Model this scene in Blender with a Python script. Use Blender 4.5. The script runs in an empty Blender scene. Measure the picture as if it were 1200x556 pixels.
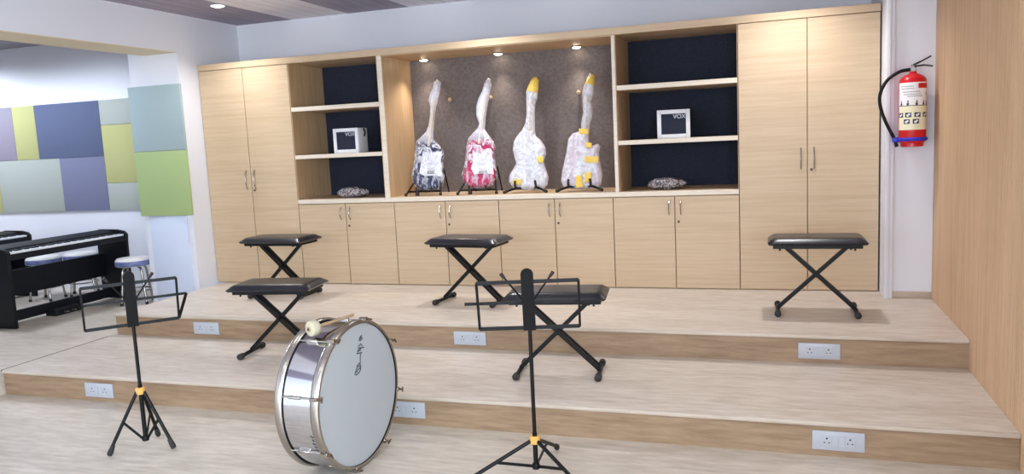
import bpy, bmesh, math, random
import numpy as np
from mathutils import Vector, Matrix, noise
PI = math.pi
COL = bpy.context.scene.collection
random.seed(4)

# ------------------------------------------------------------------ materials
def srgb(r, g, b):
    def f(c):
        c /= 255.0
        return c/12.92 if c <= .04045 else ((c+.055)/1.055)**2.4
    return (f(r), f(g), f(b), 1)

def base_mat(name, col, rough=.5, metal=0, spec=.5):
    m = bpy.data.materials.new(name); m.use_nodes = True
    n = m.node_tree.nodes; b = n['Principled BSDF']
    b.inputs['Base Color'].default_value = col
    b.inputs['Roughness'].default_value = rough
    b.inputs['Metallic'].default_value = metal
    b.inputs['Specular IOR Level'].default_value = spec
    return m, n, m.node_tree.links, b

def plain(name, rgb, rough=.5, metal=0, spec=.5, var=.04, scale=40, bump=0):
    m, n, l, b = base_mat(name, srgb(*rgb), rough, metal, spec)
    tc = n.new('ShaderNodeTexCoord'); nz = n.new('ShaderNodeTexNoise')
    nz.inputs['Scale'].default_value = scale; nz.inputs['Detail'].default_value = 3
    l.new(tc.outputs['Object'], nz.inputs['Vector'])
    mx = n.new('ShaderNodeMix'); mx.data_type = 'RGBA'
    c = srgb(*rgb)
    mx.inputs[6].default_value = tuple(x*(1-var) for x in c[:3])+(1,)
    mx.inputs[7].default_value = tuple(min(1, x*(1+var)) for x in c[:3])+(1,)
    l.new(nz.outputs['Fac'], mx.inputs[0]); l.new(mx.outputs[2], b.inputs['Base Color'])
    if bump:
        bp = n.new('ShaderNodeBump'); bp.inputs['Strength'].default_value = bump; bp.inputs['Distance'].default_value = .004
        l.new(nz.outputs['Fac'], bp.inputs['Height']); l.new(bp.outputs['Normal'], b.inputs['Normal'])
    return m

def wood(name, dark, light, stretch=(1.2, 20, 34), rough=.42, blotch=.25, spec=.4):
    m, n, l, b = base_mat(name, srgb(*light), rough, 0, spec)
    tc = n.new('ShaderNodeTexCoord'); mp = n.new('ShaderNodeMapping')
    mp.inputs['Scale'].default_value = stretch
    l.new(tc.outputs['Object'], mp.inputs['Vector'])
    n1 = n.new('ShaderNodeTexNoise'); n1.inputs['Scale'].default_value = 2.2; n1.inputs['Detail'].default_value = 6; n1.inputs['Roughness'].default_value = .62
    l.new(mp.outputs[0], n1.inputs['Vector'])
    n2 = n.new('ShaderNodeTexNoise'); n2.inputs['Scale'].default_value = .35; n2.inputs['Detail'].default_value = 2
    l.new(mp.outputs[0], n2.inputs['Vector'])
    ad = n.new('ShaderNodeMix'); ad.data_type = 'FLOAT'; ad.inputs[0].default_value = blotch
    l.new(n1.outputs['Fac'], ad.inputs[2]); l.new(n2.outputs['Fac'], ad.inputs[3])
    cr = n.new('ShaderNodeValToRGB')
    cr.color_ramp.elements[0].position = .33; cr.color_ramp.elements[0].color = srgb(*dark)
    cr.color_ramp.elements[1].position = .62; cr.color_ramp.elements[1].color = srgb(*light)
    l.new(ad.outputs[0], cr.inputs[0]); l.new(cr.outputs[0], b.inputs['Base Color'])
    return m

M = {}
M['oak'] = wood('oak_laminate', (190, 164, 132), (204, 180, 149), (.9, 18, 24))
M['oak_side'] = wood('oak_laminate_inner', (184, 152, 114), (203, 173, 136), (20, 20, 1.2))
M['edge'] = wood('pale_edge_banding', (214, 200, 180), (228, 216, 198), (1.1, 22, 30))
M['flute'] = wood('fluted_oak_panel', (186, 151, 116), (210, 175, 140), (30, 26, .8), rough=.5)
M['riser'] = wood('riser_vinyl', (134, 109, 84), (166, 140, 112), (2.2, 20, 20), rough=.4)
M['floor'] = wood('pale_wood_vinyl', (190, 175, 158), (219, 208, 196), (2.6, 14, 14), rough=.4, blotch=.3)
M['floor_hall'] = wood('dimmed_wood_vinyl', (178, 166, 152), (211, 200, 186), (2.6, 14, 14), rough=.4, blotch=.3)  # step vinyl made darker: the hall floor's weaker light is put into the colour
M['nose'] = wood('nosing_vinyl', (180, 164, 146), (206, 193, 177), (1.6, 17, 17), rough=.4)
M['wall'] = plain('white_paint', (226, 226, 232), .7, var=.015, scale=6)
M['soffit'] = plain('cream_paint', (222, 208, 180), .7, var=.02, scale=6)
M['skirt'] = plain('beige_skirting', (186, 168, 150), .5)
M['navy_felt'] = plain('navy_felt', (47, 50, 62), .95, spec=.1, var=.35, scale=70, bump=.3)
M['grey_felt'] = plain('grey_brown_felt', (112, 104, 102), .95, spec=.1, var=.4, scale=45, bump=.3)
M['black_metal'] = plain('black_metal', (9, 9, 10), .45, 0, .25)
M['black_plastic'] = plain('black_plastic', (11, 11, 13), .55, 0, .25)
M['rubber'] = plain('dark_rubber', (38, 34, 32), .7)
M['vinyl'] = plain('black_vinyl', (24, 25, 34), .3, 0, .6, bump=.08, scale=180)  # black with a navy tint: the blue window sheen is put into the colour
M['chrome'] = plain('chrome', (205, 205, 208), .07, 1, var=.05)
M['steel'] = plain('brushed_steel', (176, 170, 162), .26, 1)
M['brass'] = plain('orange_plastic', (228, 172, 92), .4)
M['white_plastic'] = plain('white_plastic', (180, 183, 190), .35)
M['hole'] = plain('socket_hole', (40, 38, 42), .6)
M['lock'] = plain('dark_lock', (92, 74, 56), .4, .6)
M['piano'] = plain('piano_black', (14, 17, 23), .5, 0, .3)
M['keys'] = plain('ivory_keys', (236, 236, 238), .3)
M['red'] = plain('extinguisher_red', (206, 22, 30), .3)
M['blue'] = plain('blue_strap', (44, 52, 190), .5)
M['tape'] = plain('masking_tape', (232, 198, 92), .6, var=.1)
M['maple'] = plain('maple_neck', (222, 212, 198), .45)
M['cream'] = plain('cream_leather', (226, 222, 216), .4)
M['tan'] = wood('stick_wood', (150, 122, 92), (188, 160, 126), (3, 40, 40))
M['felt_ball'] = plain('mallet_felt', (192, 184, 158), .9, var=.12, scale=120, bump=.3)
M['head'] = plain('drum_head_film', (176, 182, 187), .42, var=.02, scale=8)
M['ink'] = plain('ink', (58, 62, 72), .7)
M['grille'] = plain('amp_grille', (22, 27, 48), .8, var=.3, scale=300)
M['white_vinyl'] = plain('white_amp_vinyl', (226, 228, 232), .5)
M['white_paper'] = plain('label_paper', (240, 238, 238), .5)
M['yellow_paper'] = plain('label_cream', (236, 230, 196), .5)
M['dark_blue'] = plain('label_navy', (30, 34, 66), .5)

def emission(name, col, s):
    m = bpy.data.materials.new(name); m.use_nodes = True; n = m.node_tree.nodes
    n.remove(n['Principled BSDF']); e = n.new('ShaderNodeEmission')
    e.inputs[0].default_value = col; e.inputs[1].default_value = s
    m.node_tree.links.new(e.outputs[0], n['Material Output'].inputs[0]); return m
M['lamp'] = emission('lamp_glow', (1, .96, .9, 1), 18)
M['warm_lamp'] = emission('warm_lamp_glow', (1, .86, .66, 1), 22)

def ceiling_mat():
    m, n, l, b = base_mat('striped_ceiling_boards', (.5, .5, .5, 1), .6)
    tc = n.new('ShaderNodeTexCoord'); sp = n.new('ShaderNodeSeparateXYZ'); l.new(tc.outputs['Object'], sp.inputs[0])
    def mth(op, a, v=None):
        k = n.new('ShaderNodeMath'); k.operation = op; l.new(a, k.inputs[0])
        if v is not None: k.inputs[1].default_value = v
        return k.outputs[0]
    a = mth('ADD', sp.outputs[0], 3.54+.585*20)
    k = mth('FLOOR', mth('DIVIDE', a, .585)); k = mth('MODULO', k, 2)
    mp = n.new('ShaderNodeMapping'); mp.inputs['Scale'].default_value = (26, 1, 1); l.new(tc.outputs['Object'], mp.inputs['Vector'])
    nz = n.new('ShaderNodeTexNoise'); nz.inputs['Scale'].default_value = 2; nz.inputs['Detail'].default_value = 5; l.new(mp.outputs[0], nz.inputs['Vector'])
    def ramp(c0, c1):
        r = n.new('ShaderNodeValToRGB'); r.color_ramp.elements[0].position = .3; r.color_ramp.elements[1].position = .7
        r.color_ramp.elements[0].color = srgb(*c0); r.color_ramp.elements[1].color = srgb(*c1); l.new(nz.outputs['Fac'], r.inputs[0]); return r
    d = ramp((136, 128, 146), (166, 158, 174)); li = ramp((228, 224, 232), (244, 240, 246))
    mx = n.new('ShaderNodeMix'); mx.data_type = 'RGBA'; l.new(k, mx.inputs[0]); l.new(d.outputs[0], mx.inputs[6]); l.new(li.outputs[0], mx.inputs[7])
    f = mth('FRACT', mth('DIVIDE', a, .117)); g = mth('LESS_THAN', f, .04)
    m2 = n.new('ShaderNodeMix'); m2.data_type = 'RGBA'; m2.inputs[7].default_value = srgb(88, 82, 92)
    g2 = mth('MULTIPLY', g, .7); l.new(g2, m2.inputs[0]); l.new(mx.outputs[2], m2.inputs[6]); l.new(m2.outputs[2], b.inputs['Base Color'])
    return m
M['ceiling'] = ceiling_mat()

def wrap_mat(name, tint, lo, hi, streak=26, thin=0, bump=.004):
    """crinkled clear plastic: clear film with milky creases"""
    m = bpy.data.materials.new(name); m.use_nodes = True; n = m.node_tree.nodes; l = m.node_tree.links
    b = n['Principled BSDF']; b.inputs['Base Color'].default_value = srgb(*tint); b.inputs['Roughness'].default_value = .22
    tc = n.new('ShaderNodeTexCoord'); mp = n.new('ShaderNodeMapping'); mp.inputs['Scale'].default_value = (1, 1, .55); mp.inputs['Rotation'].default_value = (0, .5, 0)
    l.new(tc.outputs['Object'], mp.inputs['Vector'])
    nz = n.new('ShaderNodeTexNoise'); nz.inputs['Scale'].default_value = streak; nz.inputs['Detail'].default_value = 4; nz.inputs['Distortion'].default_value = 2.2
    l.new(mp.outputs[0], nz.inputs['Vector'])
    r = n.new('ShaderNodeValToRGB'); r.color_ramp.elements[0].position = .43; r.color_ramp.elements[1].position = .62
    r.color_ramp.elements[0].color = (lo, lo, lo, 1); r.color_ramp.elements[1].color = (hi, hi, hi, 1); l.new(nz.outputs['Fac'], r.inputs[0])
    bp = n.new('ShaderNodeBump'); bp.inputs['Strength'].default_value = .8; bp.inputs['Distance'].default_value = bump
    l.new(nz.outputs['Fac'], bp.inputs['Height']); l.new(bp.outputs['Normal'], b.inputs['Normal'])
    tr = n.new('ShaderNodeBsdfTransparent'); ms = n.new('ShaderNodeMixShader'); fac = r.outputs[0]
    if thin:                                   # the film is wound more thinly round the lower end
        sp = n.new('ShaderNodeSeparateXYZ'); l.new(tc.outputs['Object'], sp.inputs[0])
        mr = n.new('ShaderNodeMapRange'); mr.inputs[1].default_value = .1; mr.inputs[2].default_value = .3; mr.inputs[3].default_value = thin; mr.inputs[4].default_value = 1
        l.new(sp.outputs[2], mr.inputs[0]); mu = n.new('ShaderNodeMath'); mu.operation = 'MULTIPLY'
        l.new(fac, mu.inputs[0]); l.new(mr.outputs[0], mu.inputs[1]); fac = mu.outputs[0]
        m3 = n.new('ShaderNodeMapRange'); m3.inputs[1].default_value = .4; m3.inputs[2].default_value = .5; m3.inputs[3].default_value = 0; m3.inputs[4].default_value = .68
        l.new(sp.outputs[2], m3.inputs[0]); mxm = n.new('ShaderNodeMath'); mxm.operation = 'MAXIMUM'      # wound double round the neck
        l.new(fac, mxm.inputs[0]); l.new(m3.outputs[0], mxm.inputs[1]); fac = mxm.outputs[0]
    l.new(fac, ms.inputs[0]); l.new(tr.outputs[0], ms.inputs[1]); l.new(b.outputs[0], ms.inputs[2])
    l.new(ms.outputs[0], n['Material Output'].inputs[0]); return m
M['wrap'] = wrap_mat('clear_wrap', (236, 236, 248), .02, .9, 17, .55)
M['wrap_milky'] = wrap_mat('milky_wrap', (228, 228, 236), .55, .92, 14, 0, .011)
M['wrap_grey'] = wrap_mat('grey_wrap', (196, 186, 190), .15, .85, 34)

# ------------------------------------------------------------------ geometry helpers
def new(): return bmesh.new()

def box(bm, x0, x1, y0, y1, z0, z1, bev=0, seg=2):
    vs = [bm.verts.new((x, y, z)) for x in (x0, x1) for y in (y0, y1) for z in (z0, z1)]
    F = [(0, 1, 3, 2), (4, 6, 7, 5), (0, 4, 5, 1), (2, 3, 7, 6), (0, 2, 6, 4), (1, 5, 7, 3)]
    fs = [bm.faces.new([vs[i] for i in f]) for f in F]
    if bev:
        es = list({e for f in fs for e in f.edges})
        bmesh.ops.bevel(bm, geom=es, offset=bev, segments=seg, affect='EDGES', profile=.5)
    return bm

def tube(bm, pts, r, seg=10, closed=False, cap=True):
    pts = [Vector(p) for p in pts]; n = len(pts); rings = []
    rr = r if isinstance(r, (list, tuple)) else [r]*n
    up = None
    for i, p in enumerate(pts):
        if closed: t = pts[(i+1) % n]-pts[i-1]
        else: t = pts[min(i+1, n-1)]-pts[max(i-1, 0)]
        t.normalize()
        if up is None:
            a = Vector((0, 0, 1)) if abs(t.z) < .9 else Vector((1, 0, 0)); up = (a-t*a.dot(t)).normalized()
        else:
            up = (up-t*up.dot(t)); up.normalize()
        s = t.cross(up)
        rings.append([bm.verts.new(p+(math.cos(2*PI*k/seg)*up+math.sin(2*PI*k/seg)*s)*rr[i]) for k in range(seg)])
    for i in range(n if closed else n-1):
        a, b = rings[i], rings[(i+1) % n]
        for k in range(seg):
            f = bm.faces.new((a[k], a[(k+1) % seg], b[(k+1) % seg], b[k])); f.smooth = True
    if cap and not closed:
        bm.faces.new(rings[0][::-1]); bm.faces.new(rings[-1])
    return bm

def bar(bm, p, q, w, h):
    """rectangular bar from p to q: w across, h in the up-ish direction"""
    p, q = Vector(p), Vector(q); t = (q-p).normalized()
    a = Vector((0, 0, 1)) if abs(t.z) < .95 else Vector((0, 1, 0)); s = t.cross(a).normalized(); u = s.cross(t)
    vs = [[bm.verts.new(c+s*sx*w/2+u*sy*h/2) for sx, sy in ((-1, -1), (1, -1), (1, 1), (-1, 1))] for c in (p, q)]
    for k in range(4): bm.faces.new((vs[0][k], vs[0][(k+1) % 4], vs[1][(k+1) % 4], vs[1][k]))
    bm.faces.new(vs[0][::-1]); bm.faces.new(vs[1]); return bm

def lathe(bm, prof, seg=32, axis='z', c=(0, 0, 0)):
    """prof: list of (radius, height)"""
    rings = []
    for r, h in prof:
        ring = []
        for k in range(seg):
            a = 2*PI*k/seg; u, v = r*math.cos(a), r*math.sin(a)
            p = (u, v, h) if axis == 'z' else ((h, u, v) if axis == 'x' else (u, h, v))
            ring.append(bm.verts.new((p[0]+c[0], p[1]+c[1], p[2]+c[2])))
        rings.append(ring)
    for i in range(len(rings)-1):
        for k in range(seg):
            f = bm.faces.new((rings[i][k], rings[i][(k+1) % seg], rings[i+1][(k+1) % seg], rings[i+1][k])); f.smooth = True
    if prof[0][0] > 1e-6: bm.faces.new(rings[0][::-1])
    if prof[-1][0] > 1e-6: bm.faces.new(rings[-1])
    return bm

def poly(bm, pts, y0, y1):
    """prism of an x-z outline between two depths"""
    a = [bm.verts.new((x, y0, z)) for x, z in pts]; b = [bm.verts.new((x, y1, z)) for x, z in pts]
    n = len(pts); bm.faces.new(a); bm.faces.new(b[::-1])
    for i in range(n): bm.faces.new((a[i], b[i], b[(i+1) % n], a[(i+1) % n]))
    return bm

def inflate(bm, outline, tf, tb, w, amp=0, res=.006, nscale=30, inset=0, vmax=None, seed=0, y0=0):
    """puffed body with the given x-z outline, front bulging to -y by tf, back to +y by tb"""
    P = np.array(outline); n = len(P); Q = np.roll(P, -1, 0)
    x0, z0 = P.min(0)-res; x1, z1 = P.max(0)+res
    X, Z = np.meshgrid(np.arange(x0, x1+res, res), np.arange(z0, z1+res, res), indexing='ij')
    pts = np.stack([X.ravel(), Z.ravel()], 1)
    ins = np.zeros(len(pts), bool); dist = np.full(len(pts), 1e9); near = pts.copy()
    for a, b in zip(P, Q):
        cnd = ((a[1] > pts[:, 1]) != (b[1] > pts[:, 1]))
        with np.errstate(divide='ignore', invalid='ignore'):
            xi = (b[0]-a[0])*(pts[:, 1]-a[1])/(b[1]-a[1])+a[0]
        ins ^= cnd & (pts[:, 0] < xi)
        ab = b-a; t = np.clip(((pts-a)@ab)/max(ab@ab, 1e-12), 0, 1); pr = a+t[:, None]*ab
        d = np.linalg.norm(pts-pr, axis=1); m = d < dist; dist[m] = d[m]; near[m] = pr[m]
    sd = np.where(ins, dist, -dist)-inset
    if vmax is not None: sd = np.minimum(sd, vmax-pts[:, 1])
    sh = X.shape; S = sd.reshape(sh); inside = S > 0
    cell = inside[:-1, :-1] | inside[1:, :-1] | inside[:-1, 1:] | inside[1:, 1:]
    vid = {}
    def vert(i, j, side):
        k = (i, j, side)
        s = S[i, j]
        if s <= 0: k = (i, j, 0)
        if k in vid: return vid[k]
        x, z = X[i, j], Z[i, j]
        if s <= 0 and inset == 0 and vmax is None:
            x, z = near[i*sh[1]+j]
        q = min(max(s, 0)/w, 1); h = math.sqrt(max(0, 1-(1-q)**2))
        v = Vector((x*nscale, z*nscale, seed+side*9))
        nn = (noise.noise(v)+.5*noise.noise(v*2.1)) * amp * min(1, q*1.5)
        y = y0-(tf*h+nn) if side == 1 else (y0+(tb*h+nn) if side == -1 else y0)
        if s <= 0: y = y0
        vid[k] = bm.verts.new((x, y, z)); return vid[k]
    for i in range(sh[0]-1):
        for j in range(sh[1]-1):
            if not cell[i, j]: continue
            for side in (1, -1):
                q = [vert(i, j, side), vert(i+1, j, side), vert(i+1, j+1, side), vert(i, j+1, side)]
                if side == -1: q = q[::-1]
                try:
                    f = bm.faces.new(q); f.smooth = True
                except ValueError: pass
    return bm

def obj(name, bm, mat, parent=None, smooth=False, world=False):
    """one mesh object; with world=True the mesh is moved so that it is written in its parent's frame"""
    bmesh.ops.recalc_face_normals(bm, faces=bm.faces)
    me = bpy.data.meshes.new(name); bm.to_mesh(me); bm.free()
    o = bpy.data.objects.new(name, me); COL.objects.link(o)
    me.materials.append(M[mat] if isinstance(mat, str) else mat)
    if smooth:
        for p in me.polygons: p.use_smooth = True
    else: me.set_sharp_from_angle(angle=math.radians(38))
    if parent:
        o.parent = parent
        if world:
            r = parent
            while r.parent: r = r.parent
            me.transform(Matrix.Translation(-r.location))
    return o

def tag(o, label, cat, group=None):
    o['label'] = label; o['category'] = cat
    if group: o['group'] = group
    return o

def thing(name, label, cat, loc=(0, 0, 0), rz=0, group=None):
    o = bpy.data.objects.new(name, None); COL.objects.link(o); o.empty_display_size = .1
    o.location = loc; o.rotation_euler = (0, 0, rz); return tag(o, label, cat, group)

def single(name, bm, mat, label, cat, loc, group=None):
    o = obj(name, bm, mat); o.data.transform(Matrix.Translation(-Vector(loc))); o.location = loc
    return tag(o, label, cat, group)

def struct(name, bm, mat, parent=None):
    o = obj(name, bm, mat, parent)
    if not parent: o['kind'] = 'structure'
    return o

def dup(root, loc, rz, label, group=None):
    def rec(o, par):
        c = o.copy(); COL.objects.link(c); c.parent = par
        for ch in list(o.children): rec(ch, c)
        return c
    r = rec(root, None); r.location = loc; r.rotation_euler[2] = rz; r['label'] = label
    if group: r['group'] = group
    return r

def text_mesh(name, s, size, mat, parent, loc, rot, depth=.0008):
    cu = bpy.data.curves.new(name, 'FONT'); cu.body = s; cu.size = size; cu.extrude = depth
    cu.align_x = 'CENTER'; cu.align_y = 'CENTER'; cu.offset = size*.02
    t = bpy.data.objects.new(name+'_tmp', cu); COL.objects.link(t)
    dg = bpy.context.evaluated_depsgraph_get(); me = bpy.data.meshes.new_from_object(t.evaluated_get(dg))
    bpy.data.objects.remove(t); me.name = name
    o = bpy.data.objects.new(name, me); COL.objects.link(o); me.materials.clear(); me.materials.append(M[mat])
    o.parent = parent; o.location = loc; o.rotation_euler = rot; return o

# ------------------------------------------------------------------ room
FZ, SZ = -.32, -.16              # hall floor, lower step; the platform is z = 0
CZ = 2.32                        # ceiling
XL, XR = -3.547, 2.145           # left wall face, fluted wall face
Y2, Y1 = -1.247, -2.16           # front edges of platform and lower step
YB, YA, YR = .6, .4, -8.4        # wall behind the cupboards, alcove wall, rear wall
AX = -8.6

struct('floor', box(new(), -4.1, XR+.1, YR, Y1+.03, FZ-.1, FZ), 'floor_hall')
# lower step and platform: tread slab with a slightly proud nosing, riser under it
st = struct('floor_lower_step', box(new(), -3.498, XR, Y1+.008, Y2+.03, SZ-.018, SZ), 'floor')
struct('riser', box(new(), -3.496, XR, Y1+.008, Y1+.03, FZ, SZ-.019), 'riser', st)
struct('nosing', box(new(), -3.498, XR, Y1-.006, Y1+.008, SZ-.02, SZ, .006, 3), 'nose', st)
st = struct('floor_platform', box(new(), -3.476, XR, Y2+.008, YB, -.018, 0), 'floor')
struct('riser', box(new(), -3.474, XR, Y2+.008, Y2+.03, SZ, -.019), 'riser', st)
struct('riser', box(new(), -3.476, -3.456, Y2+.03, -.23, SZ, -.019), 'riser', st)
struct('nosing', box(new(), -3.476, XR, Y2-.006, Y2+.008, -.02, 0, .006, 3), 'nose', st)
struct('floor_alcove', box(new(), AX, -3.506, -6, YA, FZ-.1, SZ), 'floor')
struct('trim_3', box(new(), -3.507, -3.497, Y1, Y2-.06, SZ-.01, SZ+.0006), plain('dark_joint', (70, 60, 54), .7))
struct('ceiling', box(new(), XL-.02, XR+.2, YR, YB+.05, CZ, CZ+.08), 'ceiling')
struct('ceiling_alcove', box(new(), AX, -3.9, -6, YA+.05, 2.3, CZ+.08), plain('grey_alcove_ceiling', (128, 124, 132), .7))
struct('wall_back', box(new(), XL-.1, XR+.2, YB, YB+.12, -.02, CZ), 'wall')
struct('wall_back_right', box(new(), 1.866, XR+.2, -.2, YB, 0, CZ), 'wall')
struct('trim_1', box(box(new(), 1.863, 1.89, -.235, -.2, 0, CZ, .003), 1.89, 1.915, -.222, -.2, 0, CZ, .003), 'wall')
struct('baseboard_back_right', box(new(), 1.916, XR, -.212, -.2, 0, .045, .003), 'skirt')
struct('wall_left', box(new(), -4.06, XL, -.235, YB+.1, SZ, CZ), 'wall')
struct('wall_left_front', box(new(), -4.06, XL, YR, -2.21, FZ, CZ), 'wall')
M['cool_white'] = plain('cool_white_board', (206, 214, 232), .6, var=.015, scale=6)
struct('trim_2', box(new(), -4.0, -3.60, -.247, -.235, SZ, .63, .003), 'cool_white')
hd = struct('wall_left_header', box(new(), -3.9, XL, -2.21, -.235, 2.006, CZ), 'wall')
struct('soffit', box(new(), -3.9, XL+.001, -2.21, -.235, 2.0, 2.006), 'soffit', hd)
struct('wall_alcove_back', box(new(), AX, -4.06, YA, YA+.1, SZ, CZ), 'wall')
struct('wall_alcove_left', box(new(), AX-.1, AX, -6, YA+.1, SZ-.1, CZ), 'wall')
struct('wall_alcove_front', box(new(), AX, -4.06, -6.1, -6, SZ-.1, CZ), 'wall')
# fluted timber wall on the right: rounded flutes run floor to ceiling
bm = new(); pitch = .03; yy = -.2; prof = []
while yy > -3.4:
    for t, d in ((0, .0075), (.13, .002), (.3, 0), (.7, 0), (.87, .002)): prof.append((yy-t*pitch, d))
    yy -= pitch
lo = [bm.verts.new((XR+d, y, FZ)) for y, d in prof]; hi = [bm.verts.new((XR+d, y, CZ)) for y, d in prof]
for i in range(len(prof)-1): bm.faces.new((lo[i], lo[i+1], hi[i+1], hi[i]))
box(bm, XR+.006, XR+.1, -3.4, -.2, FZ, CZ)
box(bm, XR, XR+.1, YR, -7.65, FZ, CZ); box(bm, XR, XR+.1, -5.85, -3.4, FZ, CZ)
box(bm, XR, XR+.1, -7.65, -5.85, FZ, .5); box(bm, XR, XR+.1, -7.65, -5.85, 2.0, CZ)
struct('wall_right', bm, 'flute')
# rear wall with the two windows that light the hall
bm = new()
WN = [(-3.1, -.9), (-.3, 1.9)]
box(bm, XL-.5, XR+.2, YR-.15, YR, FZ, .5); box(bm, XL-.5, XR+.2, YR-.15, YR, 2.0, CZ)
for a, b in ((XL-.5, -3.1), (-.9, -.3), (1.9, XR+.2)): box(bm, a, b, YR-.15, YR, .5, 2.0)
struct('wall_rear', bm, 'wall')
for i, (a, b) in enumerate(WN):
    bm = new(); y = YR-.08
    for x in (a, (a+b)/2, b): box(bm, x-.03, x+.03, y-.03, y+.03, .5, 2.0)
    for z in (.53, 1.97): box(bm, a, b, y-.03, y+.03, z-.03, z+.03)
    struct('window_%d' % (i+1), bm, 'steel')

bm = new()
for y in (-7.62, -6.75, -5.88): box(bm, XR+.02, XR+.08, y-.03, y+.03, .5, 2.0)
for z in (.53, 1.97): box(bm, XR+.02, XR+.08, -7.65, -5.85, z-.03, z+.03)
struct('window_3', bm, 'steel')

# ------------------------------------------------------------------ cupboard wall
X = [-3.544+.4502*i for i in range(13)]
ZD, ZT, ZC, ZB = 1.859, 1.9125, .722, .684
GAP = .003
def handle(par, x, z0, z1):
    bm = new(); n = 10
    pts = [(x, -.002-.024*math.sin(PI*k/n)**.6, z0+(z1-z0)*k/n) for k in range(n+1)]
    tube(bm, pts, .0045, 8)
    h = obj('handle', bm, 'steel', par, world=True); return h
def lock(par, x, z):
    obj('lock', lathe(new(), [(.009, .001), (.009, -.004), (.004, -.005)], 14, 'y', (x, 0, z)), 'lock', par, world=True)
def cupboard(name, label, i0, z1, hz0, hz1, lz, group=None):
    x0, x1 = X[i0], X[i0+2]; xm = X[i0+1]
    t = thing(name, label, 'cabinet', ((x0+x1)/2, .27, 0), 0, group)
    obj('carcass', box(new(), x0+.001, x1-.001, .022, .55, 0, z1-.001), 'oak_side', t, world=True)
    for k, (a, b) in enumerate(((x0, xm), (xm, x1))):
        d = obj('door', box(new(), a+GAP, b-GAP, 0, .019, .008, z1-GAP, .0012, 1), 'oak', t, world=True)
        handle(d, xm-.042 if k == 0 else xm+.042, hz0, hz1)
        if k == 1: lock(d, xm+.026, lz)
    return t
cupboard('tall_cupboard', 'tall oak two-door cupboard at the left end, against the white wall', 0, ZD, .825, .99, .815)
cupboard('tall_cupboard', 'tall oak two-door cupboard at the right end, near the fire extinguisher', 10, ZD, .85, .995, .845)
g = 'low cupboards under the worktop'
cupboard('base_cupboard', 'low oak cupboard under the left open shelves, beside the left tall cupboard', 2, ZB, .548, .65, .497, g)
cupboard('base_cupboard', 'low oak cupboard under the navy and magenta guitars', 4, ZB, .548, .65, .497, g)
cupboard('base_cupboard', 'low oak cupboard under the two milky white wrapped guitars', 6, ZB, .548, .65, .497, g)
cupboard('base_cupboard', 'low oak cupboard under the right open shelves, beside the right tall cupboard', 8, ZB, .548, .65, .497, g)
t = thing('worktop', 'long pale oak worktop running over the four low cupboards', 'worktop', ((X[2]+X[10])/2, .27, ZB))
obj('board', box(new(), X[2]+.001, X[10]-.001, .004, .55, ZB+.001, ZC), 'oak', t, world=True)
obj('front_edge', box(new(), X[2]+.001, X[10]-.001, -.004, .004, ZB+.003, ZC, .002, 1), 'edge', t, world=True)
t = thing('top_panel', 'long oak top board crowning the whole cupboard wall', 'panel', ((X[0]+X[12])/2, .27, ZD))
obj('board', box(new(), X[0], X[12], .004, .55, ZD+.001, ZT), 'oak', t, world=True)
obj('front_edge', box(new(), X[0], X[12], -.003, .004, ZD+.001, ZT, .002, 1), 'oak', t, world=True)

YN = .53
def shelves(label, x0, x1, t):
    s = thing('shelf_unit', label, 'shelf', ((x0+x1)/2, .27, ZC), 0, 'open shelf units with dark felt backs')
    obj('back_panel', box(new(), x0, x1, YN, YN+.012, ZC, ZD), 'navy_felt', s, world=True)
    obj('side_panel', box(new(), x0, x0+t, .002, YN, ZC, ZD), 'oak_side', s, world=True)
    obj('side_panel', box(new(), x1-t, x1, .002, YN, ZC, ZD), 'oak_side', s, world=True)
    for za, zb in ((1.462, 1.497), (1.066, 1.098)):
        sh = obj('shelf', box(new(), x0+t, x1-t, .006, YN, za, zb), 'oak', s, world=True)
        obj('front_edge', box(new(), x0+t, x1-t, -.002, .006, za, zb, .001, 1), 'edge', sh, world=True)
    return s
shelves('open oak shelf unit left of the guitar niche, holding one amplifier', X[2]+.002, -1.815, .005)
shelves('open oak shelf unit right of the guitar niche, holding one amplifier', .107, X[10]-.002, .003)
nb = thing('display_niche', 'wide open niche with grey felt back holding four wrapped guitars', 'niche', (-.85, .27, ZC))
obj('back_panel', box(new(), -1.772, .079, YN, YN+.012, ZC, ZD), 'grey_felt', nb, world=True)
for a, b in ((-1.813, -1.772), (.079, .105)):
    sd = obj('side_panel', box(new(), a, b, .004, YN, ZC, ZD-.001), 'oak_side', nb, world=True)
    obj('front_edge', box(new(), a, b, -.004, .004, ZC, ZD-.001, .001, 1), 'edge', sd, world=True)
obj('top_panel', box(new(), -1.772, .079, .004, YN, ZD-.006, ZD-.0005), 'oak_side', nb, world=True)
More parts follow.
